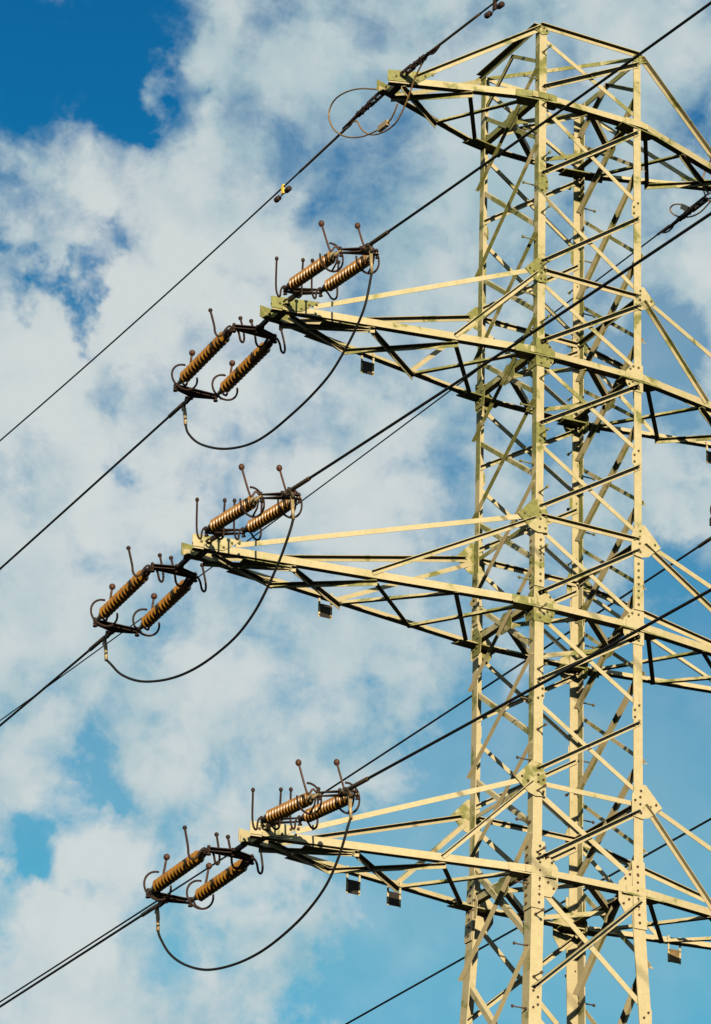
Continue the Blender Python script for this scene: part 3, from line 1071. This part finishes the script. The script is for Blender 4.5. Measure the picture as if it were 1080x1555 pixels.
def earth_wire(P, pts, r, label, armor_to):
    root = empty("earth_wire", label, "earth wire", G2)
    mb = MB()
    mb.tube(pts, r, 8)
    mb.build("wire", CABLE, root)
    mb = MB()
    a = [p for p in pts if (p - pts[0]).length <= armor_to]
    mb.tube(a, 0.017, 8)
    mb.build("armour_rods", SLEEVE, root)


def wire_pts(start, slope, curve, sgn, length, n=80):
    out = []
    for i in range(n + 1):
        t = length * (i / n) ** 2
        out.append(V((start[0], start[1] + sgn * t, start[2] + slope * t + curve * t * t)))
    return out


# left far
earth_set((-2.42, 0.27, Z0 + 0.085), (0, 1, 0.0), "black dead-end clamp on the lower side of the short top crossarm's left tip", None)
pts = wire_pts((-2.42, 1.30, Z0 + 0.045), -0.012, 0.0018, 1, 11.5) + wire_pts((-2.42, 12.8 + 0.1, Z0 + 0.145), 0.012, 0.0002, 1, 160)
earth_wire(None, pts, 0.0115, "thin earth wire running down to the left edge, topmost of all lines", 1.35)
damper((-2.42, 3.09, Z0 + 0.03), (0, 1, 0.0), "vibration damper with yellow clamp on the topmost line left of the tower")
# left near
earth_set((-2.42, -0.06, Z0 + 0.08), (0, -1, -0.055), "black dead-end clamp on the upper side of the short top crossarm's left tip", None)
earth_wire(None, wire_pts((-2.42, -1.05, Z0 + 0.025), -0.085, 0.0006, -1, 60), 0.0115, "thin earth wire rising from the short top crossarm to the top edge", 1.30)
damper((-2.42, -2.54, Z0 - 0.10), (0, -1, -0.085), "brown vibration damper on the wire at the top edge of the photo")
# right far
earth_set((2.35, 0.16, Z0 - 0.155), (0, 1, 0.0), "black dead-end clamp on the far side of the short top crossarm, right of the tower", None)
earth_wire(None, wire_pts((2.35, 1.12, Z0 - 0.135), 0.010, 0.0005, 1, 24) + wire_pts((2.35, 25.3, Z0 + 0.40), 0.03, 0.0002, 1, 160), 0.0105,
           "thin long earth wire from the right edge, passing behind the tower", 0.35)
earth_set((2.42, -0.06, Z0 + 0.08), (0, -1, -0.055), "black dead-end clamp on the camera side of the short top crossarm, right of the tower", None)
earth_wire(None, wire_pts((2.42, -1.05, Z0 + 0.025), -0.085, 0.0006, -1, 60), 0.0115, "earth wire on the camera side of the short top crossarm, right of the tower", 1.30)

LOOPS = [
    (-2.5, [(0.12, 28.60), (0.233, 28.655), (0.834, 28.977), (1.295, 29.15), (1.607, 29.189), (1.748, 29.082), (1.7, 28.902), (1.503, 28.668), (1.163, 28.433), (0.796, 28.262), (0.49, 28.169), (0.207, 28.106), (-0.003, 28.098), (-0.139, 28.144), (-0.239, 28.217)],
     "brown earthing loop curling widely left of the short top crossarm's left tip"),
    (-2.42, [(1.10, 28.64), (1.036, 28.616), (0.92, 28.443), (0.733, 28.284), (0.499, 28.178), (0.215, 28.115), (0.007, 28.126), (-0.161, 28.223), (-0.294, 28.327), (-0.442, 28.471), (-0.592, 28.566), (-0.777, 28.624), (-0.912, 28.64)],
     "brown earthing cable between both dead-end clamps of the short top crossarm's left tip"),
    (2.35, [(-0.9, 28.66), (-0.5, 28.82), (-0.103, 28.955), (0.088, 29.008), (0.249, 28.977), (0.348, 28.866), (0.366, 28.727), (0.304, 28.569), (0.21, 28.426), (0.02, 28.306)],
     "brown earthing cable arching over the short top crossarm's right tip"),
    (2.35, [(0.80, 28.47), (0.646, 28.474), (0.774, 28.604), (0.937, 28.71), (1.101, 28.778), (1.184, 28.757), (1.119, 28.656), (0.939, 28.522), (0.663, 28.393), (0.421, 28.338), (0.227, 28.346), (0.035, 28.372)],
     "small round earthing loop under the short top crossarm's right tip"),
]
for x, pts, lab in LOOPS:
    n = len(pts)
    root = empty("earthing_loop", lab, "earthing cable", "earthing loops at the short top crossarms")
    mb = MB()
    mb.tube(smooth_path([(x + 0.05 * math.sin(i / (n - 1) * math.pi), y, z) for i, (y, z) in enumerate(pts)], 6), 0.011, 8)
    mb.build("cable", COPPER, root)
    if x == -2.5:
        mb = MB()
        p0, p1 = V((x + 0.03, 0.30, 28.12)), V((x + 0.03, 0.06, 28.10))
        mb.bar(p0, p1, Z, 0.05, 0.075)
        for q in (0.25, 0.75):
            c = p0.lerp(p1, q)
            mb.tube([c - Z * 0.055, c + Z * 0.055], 0.014, 6)
        mb.build("clamp", ZINC, root)
    if x == 2.35 and pts[0][0] > 0:
        mb = MB()
        mb.bar((x, 0.64, 28.475), (x, 0.80, 28.60), Z, 0.05, 0.07)
        mb.build("clamp", ZINC, root)

# ------------------------------------------------------------------ plates hung under the crossarms
PL = [
    (-2.50, 1, PLATE_DARK, "small dark plate hung under the topmost long crossarm, left of the tower"),
    (-2.98, 2, PLATE_DARK, "small dark plate hung under the middle crossarm, left of the tower"),
    (-2.50, 3, PLATE_DARK, "small dark plate under the lowest crossarm's left side, the farther out of two"),
    (-1.90, 3, PLATE_DARK, "small dark plate under the lowest crossarm's left side, the nearer to the tower"),
    (2.51, 1, PLATE_DARK, "small dark plate under the topmost long crossarm at the right edge"),
    (1.97, 3, PLATE_BROWN, "small brown plate with four bolts under the lowest crossarm, right of the tower"),
    (2.58, 3, PLATE_BROWN, "small brown plate under the lowest crossarm, cut off by the right edge"),
]
for x, lev, mat, lab in PL:
    zb = ZC[lev] - 0.045
    y = CHY[(lev, -1 if x < 0 else 1)](abs(x)) - 0.05
    root = empty("phase_plate", lab, "hanging plate", "plates hung under the crossarms")
    mb = MB()
    mb.plate((x - 0.092, y, zb - 0.245), X, Z, [(0, 0), (0.184, 0), (0.184, 0.17), (0, 0.17)], 0.004, 0,
             [(0.016, 0.018), (0.168, 0.018), (0.016, 0.15), (0.168, 0.15)], 0, 0.009)
    mb.build("panel", mat, root)
    for sx in (-1, 1):
        mb = MB()
        xx = x + sx * 0.081
        mb.bar((xx, y - 0.0075, zb - 0.252), (xx, y - 0.0075, zb + 0.09), Y, 0.024, 0.006)
        mb.build("hanger", STEEL, root)
